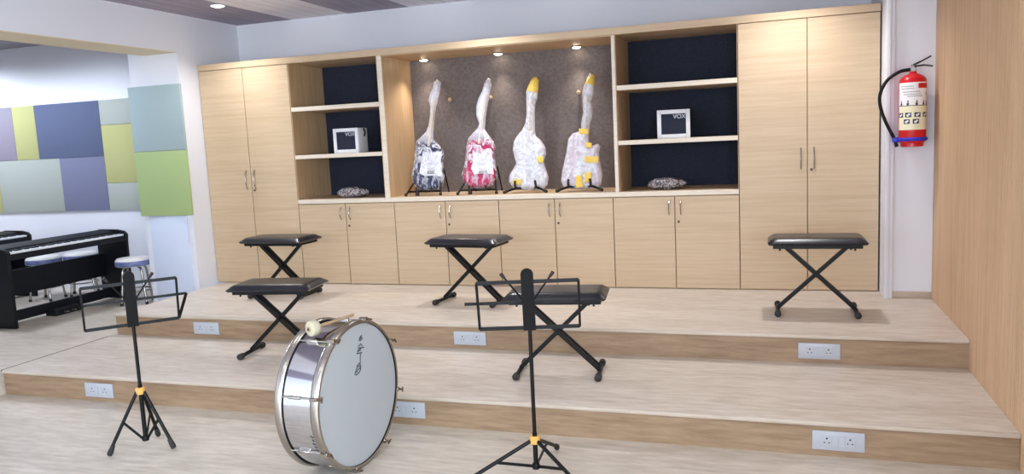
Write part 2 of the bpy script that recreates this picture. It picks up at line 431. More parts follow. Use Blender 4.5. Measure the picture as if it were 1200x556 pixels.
# puck spots in the niche top
proto = None
for px, lab in ((-1.605, 'small round spotlight in niche top above the navy guitar'), (-.94, 'small round spotlight in niche top between the two middle guitars'), (-.285, 'small round spotlight in niche top above the rightmost guitars')):
    if proto is None:
        proto = s = thing('niche_spotlight', lab, 'light', (px, .45, ZD-.0065), 0, 'niche spotlights')
        obj('ring', lathe(new(), [(.042, 0), (.044, -.007), (.038, -.009), (.035, -.003)], 28), 'steel', s)
        obj('lens', lathe(new(), [(.0, -.02), (.022, -.017), (.034, -.008), (.037, -.003)], 24), 'warm_lamp', s)
    else:
        dup(proto, (px, .45, ZD-.0065), 0, lab)
for px, pz, lab in ((-1.405, 1.505, 'small wooden wall peg beside the navy guitar neck'), (-1.04, 1.5, 'small wooden wall peg beside the magenta guitar neck'), (-.29, 1.495, 'small wooden wall peg beside the rightmost guitar neck')):
    bm = new(); lathe(bm, [(.008, .0), (.008, -.025), (.016, -.03), (.018, -.04), (.0, -.046)], 16, 'y', (px, YN, pz))
    single('wall_peg', bm, 'tan', lab, 'peg', (px, YN-.01, pz), 'wall pegs in the niche')

# ------------------------------------------------------------------ acoustic wall panels
def fabric(name, rgb): return plain(name, rgb, .95, 0, .1, .06, 160, .25)
FAB = dict(mauve=fabric('mauve_fabric', (146, 138, 150)), lime=fabric('lime_fabric', (178, 176, 122)), slate=fabric('slate_blue_fabric', (94, 101, 126)),
           grey=fabric('slate_grey_fabric', (120, 122, 146)), sage=fabric('sage_fabric', (168, 172, 164)), teal=fabric('grey_teal_fabric', (166, 182, 184)), green=fabric('leaf_green_fabric', (168, 186, 130)))
def apanel(x0, x1, z0, z1, y, fab, lab):
    bm = box(new(), x0+.001, x1-.001, y-.025, y, z0+.001, z1-.001, .004, 2)
    single('acoustic_panel', bm, FAB[fab], lab, 'panel', ((x0+x1)/2, y, z0), 'acoustic wall panels')
apanel(-6.9, -6.192, 1.174, 1.718, YA, 'mauve', 'mauve grey acoustic panel at the far left, upper row')
apanel(-6.192, -5.892, 1.174, 1.718, YA, 'lime', 'narrow upright lime panel between mauve and slate blue panels')
apanel(-5.892, -5.058, 1.174, 1.718, YA, 'slate', 'large slate blue acoustic panel in the upper row')
apanel(-5.632, -5.058, .64, 1.174, YA, 'grey', 'slate grey acoustic panel right of the wide pale panel')
apanel(-6.475, -5.632, .64, 1.174, YA, 'sage', 'wide pale sage acoustic panel in the lower row above the piano')
apanel(-6.9, -6.475, .64, 1.174, YA, 'lime', 'lime acoustic panel at the far left edge, lower row')
apanel(-5.058, -4.3, 1.475, 1.718, YA, 'sage', 'pale sage acoustic panel at top right, above the lime one')
apanel(-5.058, -4.3, .907, 1.475, YA, 'lime', 'lime acoustic panel between two pale sage panels')
apanel(-5.058, -4.3, .64, .907, YA, 'sage', 'pale sage acoustic panel at bottom right, below the lime one')
apanel(-4.078, -3.53, 1.192, 1.745, -.235, 'teal', 'grey teal acoustic panel on the pillar, above the leaf green one')
apanel(-4.078, -3.53, .632, 1.192, -.235, 'green', 'leaf green acoustic panel on the pillar')

# ------------------------------------------------------------------ ceiling downlights (one in view, its row continues)
def downlight(x, y, lab):
    s = thing('ceiling_downlight', lab, 'light', (x, y, CZ), 0, 'ceiling downlights')
    obj('ring', lathe(new(), [(.062, 0), (.064, -.006), (.054, -.01), (.05, -.004)], 32), 'white_plastic', s)
    obj('diffuser', lathe(new(), [(0, -.018), (.03, -.015), (.05, -.005)], 32), 'lamp', s)
    return s
d0 = downlight(-3.007, -.347, 'round ceiling downlight on the dark stripe in the left corner')

# ------------------------------------------------------------------ wall sockets on the risers
def socket(label, x0, x1, z0, z1, y):
    xc, zc = (x0+x1)/2, (z0+z1)/2
    t = thing('wall_socket', label, 'socket', (xc, y, z0), 0, 'socket plates on the step risers')
    w, h = .216, z1-z0
    obj('plate', box(new(), xc-w/2, xc+w/2, y-.008, y, zc-h/2, zc+h/2, .003, 2), 'white_plastic', t, world=True)
    for sx in (-.048, .048):
        m = obj('outlet', box(new(), xc+sx-.022, xc+sx+.022, y-.0105, y-.008, zc-.024, zc+.024, .001, 1), 'white_plastic', t, world=True)
        bm = new()
        lathe(bm, [(.0042, 0), (.0042, -.0006)], 12, 'y', (xc+sx, y-.0105, zc+.011))
        for q in (-.0095, .0095): lathe(bm, [(.0032, 0), (.0032, -.0006)], 12, 'y', (xc+sx+q, y-.0105, zc-.008))
        obj('pin_hole', bm, 'hole', m, world=True)
    for sx in (-.0135, .0135):
        bm = new(); poly(bm, [(xc+sx-.0115, zc-.024), (xc+sx+.0115, zc-.024), (xc+sx+.0115, zc+.024), (xc+sx-.0115, zc+.024)], y-.011, y-.008)
        obj('switch', bm, 'white_plastic', t, world=True)
yu, yl = Y2+.008, Y1+.008
socket('white socket plate on the upper riser at the left end', -2.769, -2.55, -.129, -.043, yu)
socket('white socket plate on the upper riser below the middle bench', -.752, -.536, -.133, -.047, yu)
socket('white socket plate on the upper riser below the right bench', 1.308, 1.526, -.135, -.047, yu)
socket('white socket plate on the lower riser behind the left music stand', -2.829, -2.611, -.293, -.205, yl)
socket('white socket plate on the lower riser half hidden by the drum', -.765, -.547, -.28, -.194, yl)
socket('white socket plate on the lower riser at the right', 1.339, 1.557, -.29, -.202, yl)

# ------------------------------------------------------------------ keyboard benches
def make_bench(label):
    b = thing('keyboard_bench', label, 'bench', (0, 0, 0), 0, 'black X-leg keyboard benches')
    W, D = .56, .31
    bm = new(); nx, ny = 29, 17; top = {}; H0, H1 = .437, .478
    def rnd(u): return math.copysign(abs(u)**.55, u)
    for i in range(nx):
        for j in range(ny):
            u, v = -1+2*i/(nx-1), -1+2*j/(ny-1)
            e = min(1, (1-abs(u))*W/2/.045) ; f = min(1, (1-abs(v))*D/2/.045)
            h = math.sin(e*PI/2)**.8*math.sin(f*PI/2)**.8
            k = .018*(1-h)
            top[i, j] = bm.verts.new((u*W/2, v*D/2, H0+.012+(H1-H0-.012)*h+.004*(1-u*u)*(1-v*v)))
    for i in range(nx-1):
        for j in range(ny-1):
            q = bm.faces.new((top[i, j], top[i+1, j], top[i+1, j+1], top[i, j+1])); q.smooth = True
    rim = [(i, 0) for i in range(nx)]+[(nx-1, j) for j in range(1, ny)]+[(i, ny-1) for i in range(nx-2, -1, -1)]+[(0, j) for j in range(ny-2, 0, -1)]
    low = [bm.verts.new((top[k].co.x*.96, top[k].co.y*.94, H0)) for k in rim]
    for a in range(len(rim)):
        c = (a+1) % len(rim); bm.faces.new((top[rim[a]], low[a], low[c], top[rim[c]]))
    bm.faces.new(low[::-1])
    obj('seat', bm, 'vinyl', b)
    bm = new()
    for s in (-1, 1): box(bm, -.25, .25, s*.118-.012, s*.118+.012, .415, .4375, .003, 1)
    for s in (-1, 1): box(bm, s*.238-.012, s*.238+.012, -.118, .118, .416, .436)
    obj('seat_frame', bm, 'black_metal', b)
    # leg pair one: twin tubes, leg two: single tube between them
    bm = new()
    for s in (-.024, .024): bar(bm, (-.185, s, .418), (.222, s, .03), .016, .023)
    for x, z in ((-.185, .418), (.222, .03)): tube(bm, [(x, -.045, z), (x, .045, z)], .011, 10)
    obj('leg', bm, 'black_metal', b)
    bm = new(); bar(bm, (.185, 0, .418), (-.222, 0, .03), .023, .023)
    tube(bm, [(.185, -.12, .416), (.185, .12, .416)], .009, 10)
    obj('leg', bm, 'black_metal', b)
    obj('pivot_bolt', lathe(new(), [(.011, -.045), (.011, .045)], 14, 'y', (0, 0, .236)), 'black_metal', b)
    for s in (-1, 1):
        f = obj('foot_bar', tube(new(), [(s*.224, -.135, .02), (s*.224, .135, .02)], .0125, 12), 'black_metal', b)
        for q in (-1, 1):
            y0 = q*.158
            obj('end_cap', tube(new(), [(s*.224, q*.118, .02), (s*.224, y0-q*.004, .02), (s*.224, y0, .02)], [.0185, .0195, .014], 14), 'rubber', f)
        obj('knob', lathe(new(), [(.006, .4), (.006, .418)], 10, 'z', (s*.21, -.1, 0)), 'black_plastic', b)
    return b
b0 = make_bench('black keyboard bench on the platform, in front of the right tall cupboard')
b0.location = (1.43, -.685, 0)
dup(b0, (-.868, -.6, 0), math.radians(-5), 'black keyboard bench on the platform, below the navy and magenta guitars')
dup(b0, (-2.505, -.49, 0), math.radians(0), 'black keyboard bench on the platform, in front of the left cupboards')
dup(b0, (-1.83, -1.525, SZ), math.radians(8), 'black keyboard bench on the lower step, just left of the drum')
dup(b0, (.048, -1.64, SZ), math.radians(7), 'black keyboard bench on the lower step, behind the right music stand')

# ------------------------------------------------------------------ music stands
def music_stand(label, x, y, ang, collar, hub, feet, rail, top, rise=.115, out=.045, holder=(1, 1), ext=(.05, .05), arms=(1, 1)):
    """local frame: rail along x, music side towards +y; heights measured from the floor"""
    s = thing('music_stand', label, 'music stand', (x, y, FZ), ang, 'black folding music stands')
    obj('pole', tube(new(), [(0, 0, hub-.01), (0, 0, collar+.02), (0, 0, collar+.021), (0, 0, rail+.02)], [.0105, .0105, .0085, .0085], 12), 'black_metal', s)
    obj('collar', lathe(new(), [(.016, collar-.03), (.022, collar-.026), (.024, collar), (.018, collar+.006)], 16), 'brass', s)
    for k, (a, r) in enumerate(feet):
        a -= ang; c, q = math.cos(a), math.sin(a)
        l = obj('leg', tube(new(), [(c*.018, q*.018, collar-.016), (c*r, q*r, .018)], .0085, 10), 'black_metal', s)
        obj('rubber_foot', tube(new(), [(c*(r-.02), q*(r-.02), .018+.02*(collar-.034)/r), (c*(r-.004), q*(r-.004), .018), (c*r, q*r, .006)], [.011, .014, .011], 12), 'rubber', l)
        f = .5
        obj('brace', bar(new(), (c*.012, q*.012, hub), (c*(.018+(r-.018)*f), q*(.018+(r-.018)*f), collar-.016+(.034-collar)*f), .006, .012), 'black_metal', s)
    obj('hub', lathe(new(), [(.016, hub-.012), (.018, hub), (.015, hub+.012)], 14), 'black_plastic', s)
    # desk leans back (its top away from the music side)
    h = top-rail; k = math.tan(math.radians(13))
    def P(u, v, w=0): return Vector((u, -v*k+w, rail+v))
    bm = new(); n = 10; wd = .026
    ol = [(-wd, -.012), (wd, -.012)]+[(wd*math.cos(PI*i/n), h-wd+wd*math.sin(PI*i/n)) for i in range(n+1)]
    a = [bm.verts.new(P(u, v, -.008)) for u, v in ol]; c = [bm.verts.new(P(u, v, .008)) for u, v in ol]
    bm.faces.new(a); bm.faces.new(c[::-1])
    for i in range(len(ol)): bm.faces.new((a[i], c[i], c[(i+1) % len(ol)], a[(i+1) % len(ol)]))
    obj('back_plate', bm, 'black_plastic', s)
    L = .212; bm = new(); fh = h*.78
    for p, q in ((P(-L, 0), P(L, 0)), (P(-L, fh), P(L, fh)), (P(-L, 0), P(-L, fh)), (P(L, 0), P(L, fh))): bar(bm, p, q, .010, .015)
    obj('desk_frame', bm, 'black_metal', s)
    bm = new(); ea, eb = Vector((-L-ext[0], out, rail+rise)), Vector((L+ext[1], out, rail+rise))
    for p, q, k_ in ((P(-L, 0), ea, arms[0]), (P(L, 0), eb, arms[1]), (ea, eb, 1), (P(0, rise), Vector((0, out, rail+rise)), 1)):
        if k_: bar(bm, p, q, .009, .0125)
    obj('ledge_bar', bm, 'black_metal', s)
    for sx, on_ in zip((-1, 1), holder):
        if not on_: continue
        p, q = P(sx*.02, h*.45, .012), P(sx*.105, h*.9, .012)
        w = obj('page_holder', tube(new(), [p, q], .004, 8), 'black_metal', s)
        obj('tip', tube(new(), [p+(q-p)*.87, q+(q-p)*.04], [.006, .008], 8), 'rubber', w)
    return s
def ft(cx, cy, pts): return [(math.atan2(py-cy, px-cx), math.hypot(px-cx, py-cy)) for px, py in pts]
music_stand('black folding music stand at the left, by the lower step', -1.842, -2.72, math.radians(47), .315, .055,
            ft(-1.842, -2.72, [(-1.95, -2.85), (-1.69, -2.70), (-1.905, -2.57)]), .645, .92, ext=(.0, .05), arms=(0, 1))
music_stand('black folding music stand in the middle, right of the drum',   .2, -2.65, math.radians(15), .19, .06,
            ft(.2, -2.65, [(-.09, -2.81), (.48, -2.82), (.205, -2.324)]), .673, .937, rise=.1, ext=(.065, .0), arms=(0, 0))

# ------------------------------------------------------------------ bass drum and mallet
DR, DW = .342, .222
drum = thing('bass_drum', 'chrome bass drum with white head standing upright on the floor', 'drum', (-.616, -2.674, FZ), -.055)
cz = DR
obj('shell', lathe(new(), [(.329, -DW+.028), (.329, -.03)], 96, 'x', (0, 0, cz)), 'chrome', drum)
for a, b in ((-DW, -DW+.036), (-.036, 0)):
    pf = [(.322, a), (.335, a-.001), (DR-.002, a+.004), (DR, a+.01), (DR, b-.01), (DR-.002, b-.004), (.335, b+.001), (.323, b)]
    bm = new(); lathe(bm, pf, 96, 'x', (0, 0, cz))
    for f in [f for f in bm.faces if len(f.verts) > 10]: bm.faces.remove(f)
    h = obj('hoop', bm, 'steel', drum)
    s = -DW+.037 if a == -DW else -.037
    tube(bm2 := new(), [(s, .3305*math.cos(2*PI*k/96), cz+.3305*math.sin(2*PI*k/96)) for k in range(96)], .004, 8, True)
    obj('collar_ring', bm2, 'black_plastic', h)
obj('drum_head', lathe(new(), [(0, -.006), (.2, -.006), (.322, -.007), (.325, -.014)], 96, 'x', (0, 0, cz)), 'head', drum)
obj('rear_head', lathe(new(), [(.325, -DW+.014), (.322, -DW+.007), (0, -DW+.006)], 96, 'x', (0, 0, cz)), 'head', drum)
for k in range(8):
    a = math.radians(45*k-14); c, s = math.cos(a), math.sin(a)
    def q(r, x): return (x, r*c, cz+r*s)
    r_ = obj('tension_rod', tube(new(), [q(.336, -DW+.03), q(.336, .004)], .0036, 8), 'steel', drum)
    obj('claw', bar(new(), q(.342, -.032), q(.344, .006), .02, .014), 'steel', r_)
    bm = new(); tube(bm, [q(.342, .002), q(.342, .026)], .005, 8)
    tx, tz = -s, c
    tube(bm, [(.024, .342*c-tx*.013, cz+.342*s-tz*.013), (.024, .342*c+tx*.013, cz+.342*s+tz*.013)], .0035, 8)
    obj('t_screw', bm, 'lock', r_)
    obj('lug', box(new(), -.15, -.09, -.007, .007, -.011, .011, .004, 1), 'steel', drum).matrix_local = Matrix.Translation(q(.333, 0)) @ Matrix.Rotation(a-PI/2, 4, 'X')
# handwriting on the head: strokes written up the head
bm = new()
def stroke(pts, r=.0026):
    # (u along the writing, v across); writing runs upwards with letters lying on their side
    tube(bm, [(-.0055, -.012-v*1.1+u*.34, cz+.095+u*1.08) for u, v in pts], r, 5)
stroke([(0, .012), (.004, -.012), (.012, -.02), (.022, -.016), (.02, .0), (.01, .01)])
stroke([(.004, .02), (.016, .016), (.03, .008), (.034, -.01), (.026, -.018)])
stroke([(.012, -.022), (.03, -.022), (.044, -.008), (.036, .012)])
stroke([(.04, -.016), (.056, -.012), (.07, -.01), (.083, -.012)])
stroke([(.083, -.02), (.088, .02), (.098, .018), (.094, -.006), (.104, -.012), (.1, .012)])
stroke([(.1, -.034), (.104, -.012), (.11, .016)]); stroke([(.108, -.02), (.122, -.004), (.116, .012)])
stroke([(.136, .004), (.142, -.014)]); stroke([(.142, .01), (.15, -.008)]); stroke([(.138, .012), (.15, .008), (.156, -.004)])
obj('handwriting', bm, 'ink', drum)
bm = new()
for k in range(6):
    a = math.radians(212-k*3.4); r = .3302
    tube(bm, [(-.055-.004*(k % 2), -abs(r*math.cos(a)), cz+r*math.sin(a)), (-.048, -abs(r*math.cos(a+.03)), cz+r*math.sin(a+.03))], .0018, 5)
obj('pen_marks', bm, 'ink', drum)
ml = thing('drum_mallet', 'felt-headed drum mallet lying across the top of the drum', 'mallet', (-.743, -2.824, .328), math.radians(69))
bm = new(); lathe(bm, [(0, -.022), (.025, -.022), (.033, -.018), (.036, -.01), (.036, .01), (.032, .018), (.02, .022), (0, .022)], 28, 'x', (0, 0, .036))
obj('felt_head', bm, 'felt_ball', ml)
obj('washer', lathe(new(), [(.011, -.026), (.012, -.022)], 18, 'x', (0, 0, .036)), 'tan', ml)
obj('screw', lathe(new(), [(0, -.03), (.005, -.029), (.005, -.026)], 10, 'x', (0, 0, .036)), 'black_metal', ml)
obj('stick', tube(new(), [(.02, 0, .0375), (.12, 0, .043), (.205, 0, .05), (.21, 0, .05), (.225, 0, .051)], [.0075, .0075, .0065, .008, .007], 12), 'tan', ml)

# ------------------------------------------------------------------ fire extinguisher
EX, EY = 2.008, -.287; R0 = .078
ex = thing('fire_extinguisher', 'red fire extinguisher hung on the narrow white wall at right', 'fire extinguisher', (EX, EY, .982))
def E(bm, n, m, par=ex): return obj(n, bm, m, par, world=True)
E(lathe(new(), [(.058, .982), (.064, .984), (.064, 1.004), (.074, 1.012), (R0, 1.024), (R0, 1.375), (.073, 1.397), (.06, 1.413), (.038, 1.426), (.022, 1.432), (.02, 1.442)], 48, 'z', (EX, EY, 0)), 'body', 'red')
v = E(lathe(new(), [(.016, 1.44), (.02, 1.446), (.02, 1.466), (.013, 1.472), (.012, 1.482)], 20, 'z', (EX, EY, 0)), 'valve', 'chrome')
E(lathe(new(), [(.013, 0), (.013, -.01), (0, -.011)], 20, 'y', (EX, EY-.018, 1.456)), 'gauge', 'white_plastic', v)
bm = new(); bar(bm, (EX-.008, EY, 1.478), (EX+.04, EY-.004, 1.5), .02, .011); bar(bm, (EX+.04, EY-.004, 1.5), (EX+.098, EY-.01, 1.53), .02, .009)
E(bm, 'lever', 'black_metal')
bm = new(); bar(bm, (EX-.005, EY, 1.474), (EX+.06, EY-.006, 1.478), .02, .009); bar(bm, (EX+.06, EY-.006, 1.478), (EX+.108, EY-.012, 1.468), .02, .008)
E(bm, 'carry_handle', 'black_metal')
def bez(P, n=40):
    out = []
    P = [Vector(p) for p in P]
    for s in range(len(P)-1):
        p0, p1, p2, p3 = P[max(s-1, 0)], P[s], P[s+1], P[min(s+2, len(P)-1)]
        for k in range(n if s == len(P)-2 else n-1):
            t = k/(n-1); out.append(.5*((2*p1)+(-p0+p2)*t+(2*p0-5*p1+4*p2-p3)*t*t+(-p0+3*p1-3*p2+p3)*t**3))
    return out
h = E(tube(new(), bez([(EX-.012, EY, 1.456), (EX-.075, EY, 1.447), (EX-.145, EY, 1.398), (EX-.183, EY, 1.32), (EX-.182, EY, 1.24), (EX-.15, EY, 1.14), (EX-.108, EY, 1.05), (EX-.085, EY, .985)], 14), .0102, 12), 'hose', 'black_plastic')
E(tube(new(), [(EX-.012, EY, 1.456), (EX-.05, EY, 1.452)], .0085, 12), 'fitting', 'chrome', h)
bm = new(); tube(bm, [(EX+(R0+.003)*math.cos(2*PI*k/48), EY+(R0+.003)*math.sin(2*PI*k/48), 1.029) for k in range(48)], .0065, 8, True)
for q in (-.006, .006): tube(bm, [(EX+(R0+.0025)*math.cos(2*PI*k/48), EY+(R0+.0025)*math.sin(2*PI*k/48), 1.029+q) for k in range(48)], .005, 8, True)
box(bm, EX-.112, EX-.07, EY-.018, EY+.014, 1.012, 1.042, .006, 2)
E(bm, 'strap', 'blue')
def patch(bm, a0, a1, z0, z1, r, n=None):
    n = n or max(2, int((a1-a0)/4))
    A = [math.radians(a0+(a1-a0)*k/n-90) for k in range(n+1)]
    lo = [bm.verts.new((EX+r*math.cos(a), EY+r*math.sin(a), z0)) for a in A]; hi = [bm.verts.new((EX+r*math.cos(a), EY+r*math.sin(a), z1)) for a in A]
    for k in range(n): bm.faces.new((lo[k], lo[k+1], hi[k+1], hi[k]))
    return bm
lb = E(patch(new(), -78, 72, 1.087, 1.375, R0+.0006), 'label', 'white_paper')
E(patch(new(), -78, 72, 1.0875, 1.232, R0+.0009), 'cream_field', 'yellow_paper', lb)
E(patch(new(), 14, 66, 1.338, 1.368, R0+.0012), 'red_field', 'red', lb)
bm = new()
for z, a, b in ((1.352, -62, -4), (1.338, -60, -2), (1.318, -55, 22), (1.303, -48, 30), (1.291, -30, 34)):
    x = a
    while x < b: patch(bm, x, x+4.5, z-.0018, z+.0018, R0+.0011, 1); x += 6.5
E(bm, 'text_line', M['ink'], lb)
E(patch(new(), 56, 60, 1.298, 1.314, R0+.0011, 1), 'side_mark', M['ink'], lb)
bm = new(); patch(bm, -76, 70, 1.2325, 1.2365, R0+.0011)
for a in (-60, -28, 8, 40, 60):
    patch(bm, a-5, a+5, 1.237, 1.25, R0+.0011, 2); patch(bm, a-2, a+3, 1.25, 1.266, R0+.0011, 2)
E(bm, 'pictogram', M['lock'], lb)
bm = new(); bw = new()
for z, AA in ((1.178, (-62, -26, 12, 50)), (1.138, (-32, 6))):
    for a in AA:
        patch(bm, a-13, a+13, z-.014, z+.014, R0+.0012, 4)
        patch(bw, a-7, a+3, z-.009, z+.004, R0+.0015, 2); patch(bw, a+1, a+8, z-.002, z+.009, R0+.0015, 2)
q = E(bm, 'symbol', 'dark_blue', lb); q2 = obj('symbol_mark', bw, 'white_paper', lb, world=True)
E(box(new(), EX-.03, EX+.03, EY+R0-.004, -.2, 1.2, 1.24), 'bracket', 'steel')

# ------------------------------------------------------------------ amplifiers and wrapped bundles on the shelves
def amp(label, x, y, z, rz):
    a = thing('guitar_amplifier', label, 'amplifier', (x, y, z), rz, 'small white amplifiers')
    w, h, d = .118, .207, .17
    bm = new(); box(bm, -w, w, .012, d, 0, h, .012, 3)
    obj('cabinet', bm, 'white_vinyl', a)
    bm = new(); t = .03
    for p in ((-w, -w+t, 0, h), (w-t, w, 0, h), (-w+t, w-t, 0, t), (-w+t, w-t, h-t, h)): box(bm, p[0], p[1], 0, .014, p[2], p[3], .004, 2)
    obj('front_frame', bm, 'white_vinyl', a)
    g_ = obj('grille', box(new(), -w+t, w-t, .006, .013, t, h-t), 'grille', a)
    text_mesh('logo', 'VOX', .042, 'white_plastic', g_, (.042, .0035, h-t-.022), (PI/2, 0, 0))
    bm = new(); pts = [(w+.001, .10, h-.006)]+[(w+.003+.01*math.sin(PI*k/8), .10, h-.012-.06*k/8) for k in range(9)]
    tube(bm, pts, .007, 8); obj('handle', bm, 'black_plastic', a)
    return a
amp('white guitar amplifier on the middle shelf of the left shelf unit', -2.205, .105, 1.098, 0)
amp('white guitar amplifier on the middle shelf of the right shelf unit', .5, .105, 1.098, math.radians(6))
def bundle(label, x, y, L, seed):
    b = thing('cable_bundle', label, 'bundle', (x, y, ZC), math.radians(4), 'plastic-wrapped bundles on the worktop')
    bm = new()
    for k in range(5):
        pts = [(L*.36*math.cos(2*PI*i/28)*(1-.08*k)+.01*k, .035*math.sin(2*PI*i/28)*(1-.1*k), .018+.013*k+.006*math.sin(2*PI*i/28*2+k)) for i in range(28)]
        tube(bm, pts, .0085, 8, True)
    obj('cable', bm, 'rubber', b)
    bm = new(); bmesh.ops.create_icosphere(bm, subdivisions=5, radius=1)
    for v in bm.verts:
        p = v.co.copy(); n_ = noise.noise(p*3.1+Vector((seed, 0, 0)))+.6*noise.noise(p*7+Vector((0, seed, 0)))
        r = 1+.16*n_; ex_ = 1-.25*max(0, p.x)**2
        v.co = Vector((p.x*L/2*(1+.05*n_), p.y*.06*r*ex_, .045+p.z*.043*r*ex_))
        if v.co.z < .001: v.co.z = .001
        v.co.z *= 1.0
    obj('plastic_wrap', bm, 'wrap_grey', b, smooth=True)
    return b
bundle('crumpled plastic-wrapped bundle at the bottom of the left shelf unit', -2.185, .13, .29, 1.3)
bundle('crumpled plastic-wrapped bundle at the bottom of the right shelf unit', .44, .13, .28, 7.1)

# ------------------------------------------------------------------ guitars wrapped in plastic, on their stands
G1 = [(-1.462, 0.937), (-1.404, 0.93), (-1.411, 0.877), (-1.422, 0.821), (-1.449, 0.728), (-1.465, 0.633), (-1.476, 0.52), (-1.476, 0.463), (-1.435, 0.423), (-1.395, 0.374), (-1.374, 0.335), (-1.389, 0.279), (-1.383, 0.212), (-1.376, 0.155), (-1.386, 0.099), (-1.418, 0.047), (-1.501, 0.03), (-1.584, 0.036), (-1.643, 0.068), (-1.678, 0.126), (-1.667, 0.203), (-1.649, 0.279), (-1.64, 0.375), (-1.627, 0.451), (-1.58, 0.487), (-1.538, 0.523), (-1.517, 0.57), (-1.502, 0.654), (-1.499, 0.73), (-1.515, 0.779), (-1.498, 0.835), (-1.477, 0.881)]
P1 = [(-1.56, 0.362), (-1.508, 0.35), (-1.436, 0.343), (-1.391, 0.355), (-1.399, 0.27), (-1.392, 0.194), (-1.386, 0.146), (-1.458, 0.158), (-1.541, 0.157), (-1.593, 0.181), (-1.578, 0.257), (-1.565, 0.314)]
G2 = [(-1.002, 0.919), (-0.972, 0.916), (-0.963, 0.866), (-0.979, 0.793), (-1.0, 0.701), (-1.014, 0.609), (-1.021, 0.516), (-0.986, 0.468), (-0.947, 0.42), (-0.931, 0.373), (-0.938, 0.308), (-0.932, 0.234), (-0.919, 0.169), (-0.918, 0.113), (-0.95, 0.068), (-1.049, 0.043), (-1.148, 0.045), (-1.209, 0.085), (-1.228, 0.151), (-1.208, 0.207), (-1.191, 0.281), (-1.186, 0.375), (-1.169, 0.449), (-1.125, 0.493), (-1.085, 0.529), (-1.068, 0.565), (-1.094, 0.632), (-1.093, 0.707), (-1.073, 0.771), (-1.042, 0.825), (-1.022, 0.888)]
P2 = [(-1.116, 0.344), (-1.046, 0.322), (-0.967, 0.328), (-0.948, 0.29), (-0.945, 0.198), (-0.939, 0.151), (-1.008, 0.163), (-1.108, 0.156), (-1.131, 0.204), (-1.117, 0.259)]
G3 = [(-0.623, 0.901), (-0.583, 0.917), (-0.564, 0.888), (-0.57, 0.813), (-0.574, 0.795), (-0.579, 0.738), (-0.595, 0.702), (-0.601, 0.608), (-0.6, 0.495), (-0.593, 0.448), (-0.548, 0.408), (-0.513, 0.35), (-0.51, 0.294), (-0.53, 0.239), (-0.511, 0.182), (-0.49, 0.115), (-0.498, 0.059), (-0.531, 0.023), (-0.6, 0.016), (-0.699, 0.018), (-0.778, 0.033), (-0.818, 0.087), (-0.813, 0.144), (-0.787, 0.181), (-0.757, 0.228), (-0.772, 0.285), (-0.784, 0.343), (-0.775, 0.409), (-0.745, 0.455), (-0.705, 0.497), (-0.679, 0.546), (-0.668, 0.612), (-0.669, 0.801), (-0.653, 0.837)]
P3 = [(-.72, .29), (-.66, .3), (-.59, .3), (-.555, .31), (-.56, .24), (-.55, .16), (-.56, .11), (-.64, .12), (-.71, .12), (-.735, .16), (-.72, .22)]
G4 = [(-0.165, 0.878), (-0.136, 0.904), (-0.114, 0.884), (-0.118, 0.82), (-0.125, 0.747), (-0.144, 0.693), (-0.133, 0.637), (-0.139, 0.564), (-0.158, 0.51), (-0.163, 0.4), (-0.15, 0.344), (-0.094, 0.364), (-0.075, 0.341), (-0.085, 0.296), (-0.082, 0.25), (-0.067, 0.176), (-0.058, 0.121), (-0.068, 0.048), (-0.096, 0.017), (-0.19, 0.014), (-0.304, 0.016), (-0.37, 0.037), (-0.389, 0.084), (-0.379, 0.168), (-0.359, 0.242), (-0.339, 0.334), (-0.329, 0.408), (-0.291, 0.452), (-0.228, 0.467), (-0.224, 0.532), (-0.208, 0.605), (-0.213, 0.679), (-0.213, 0.771), (-0.193, 0.834)]
P4 = [(-0.264, 0.247), (-0.188, 0.29), (-0.104, 0.214), (-0.095, 0.14), (-0.189, 0.125), (-0.265, 0.146)]
M['navy_body'] = plain('navy_guitar_paint', (26, 36, 74), .2)
M['magenta_body'] = plain('magenta_guitar_paint', (186, 18, 82), .2)
M['white_body'] = plain('white_guitar_paint', (232, 230, 232), .25)
M['pink_body'] = plain('pale_pink_guitar_paint', (226, 170, 190), .25)
M['pickguard'] = plain('white_pickguard', (240, 242, 250), .25)
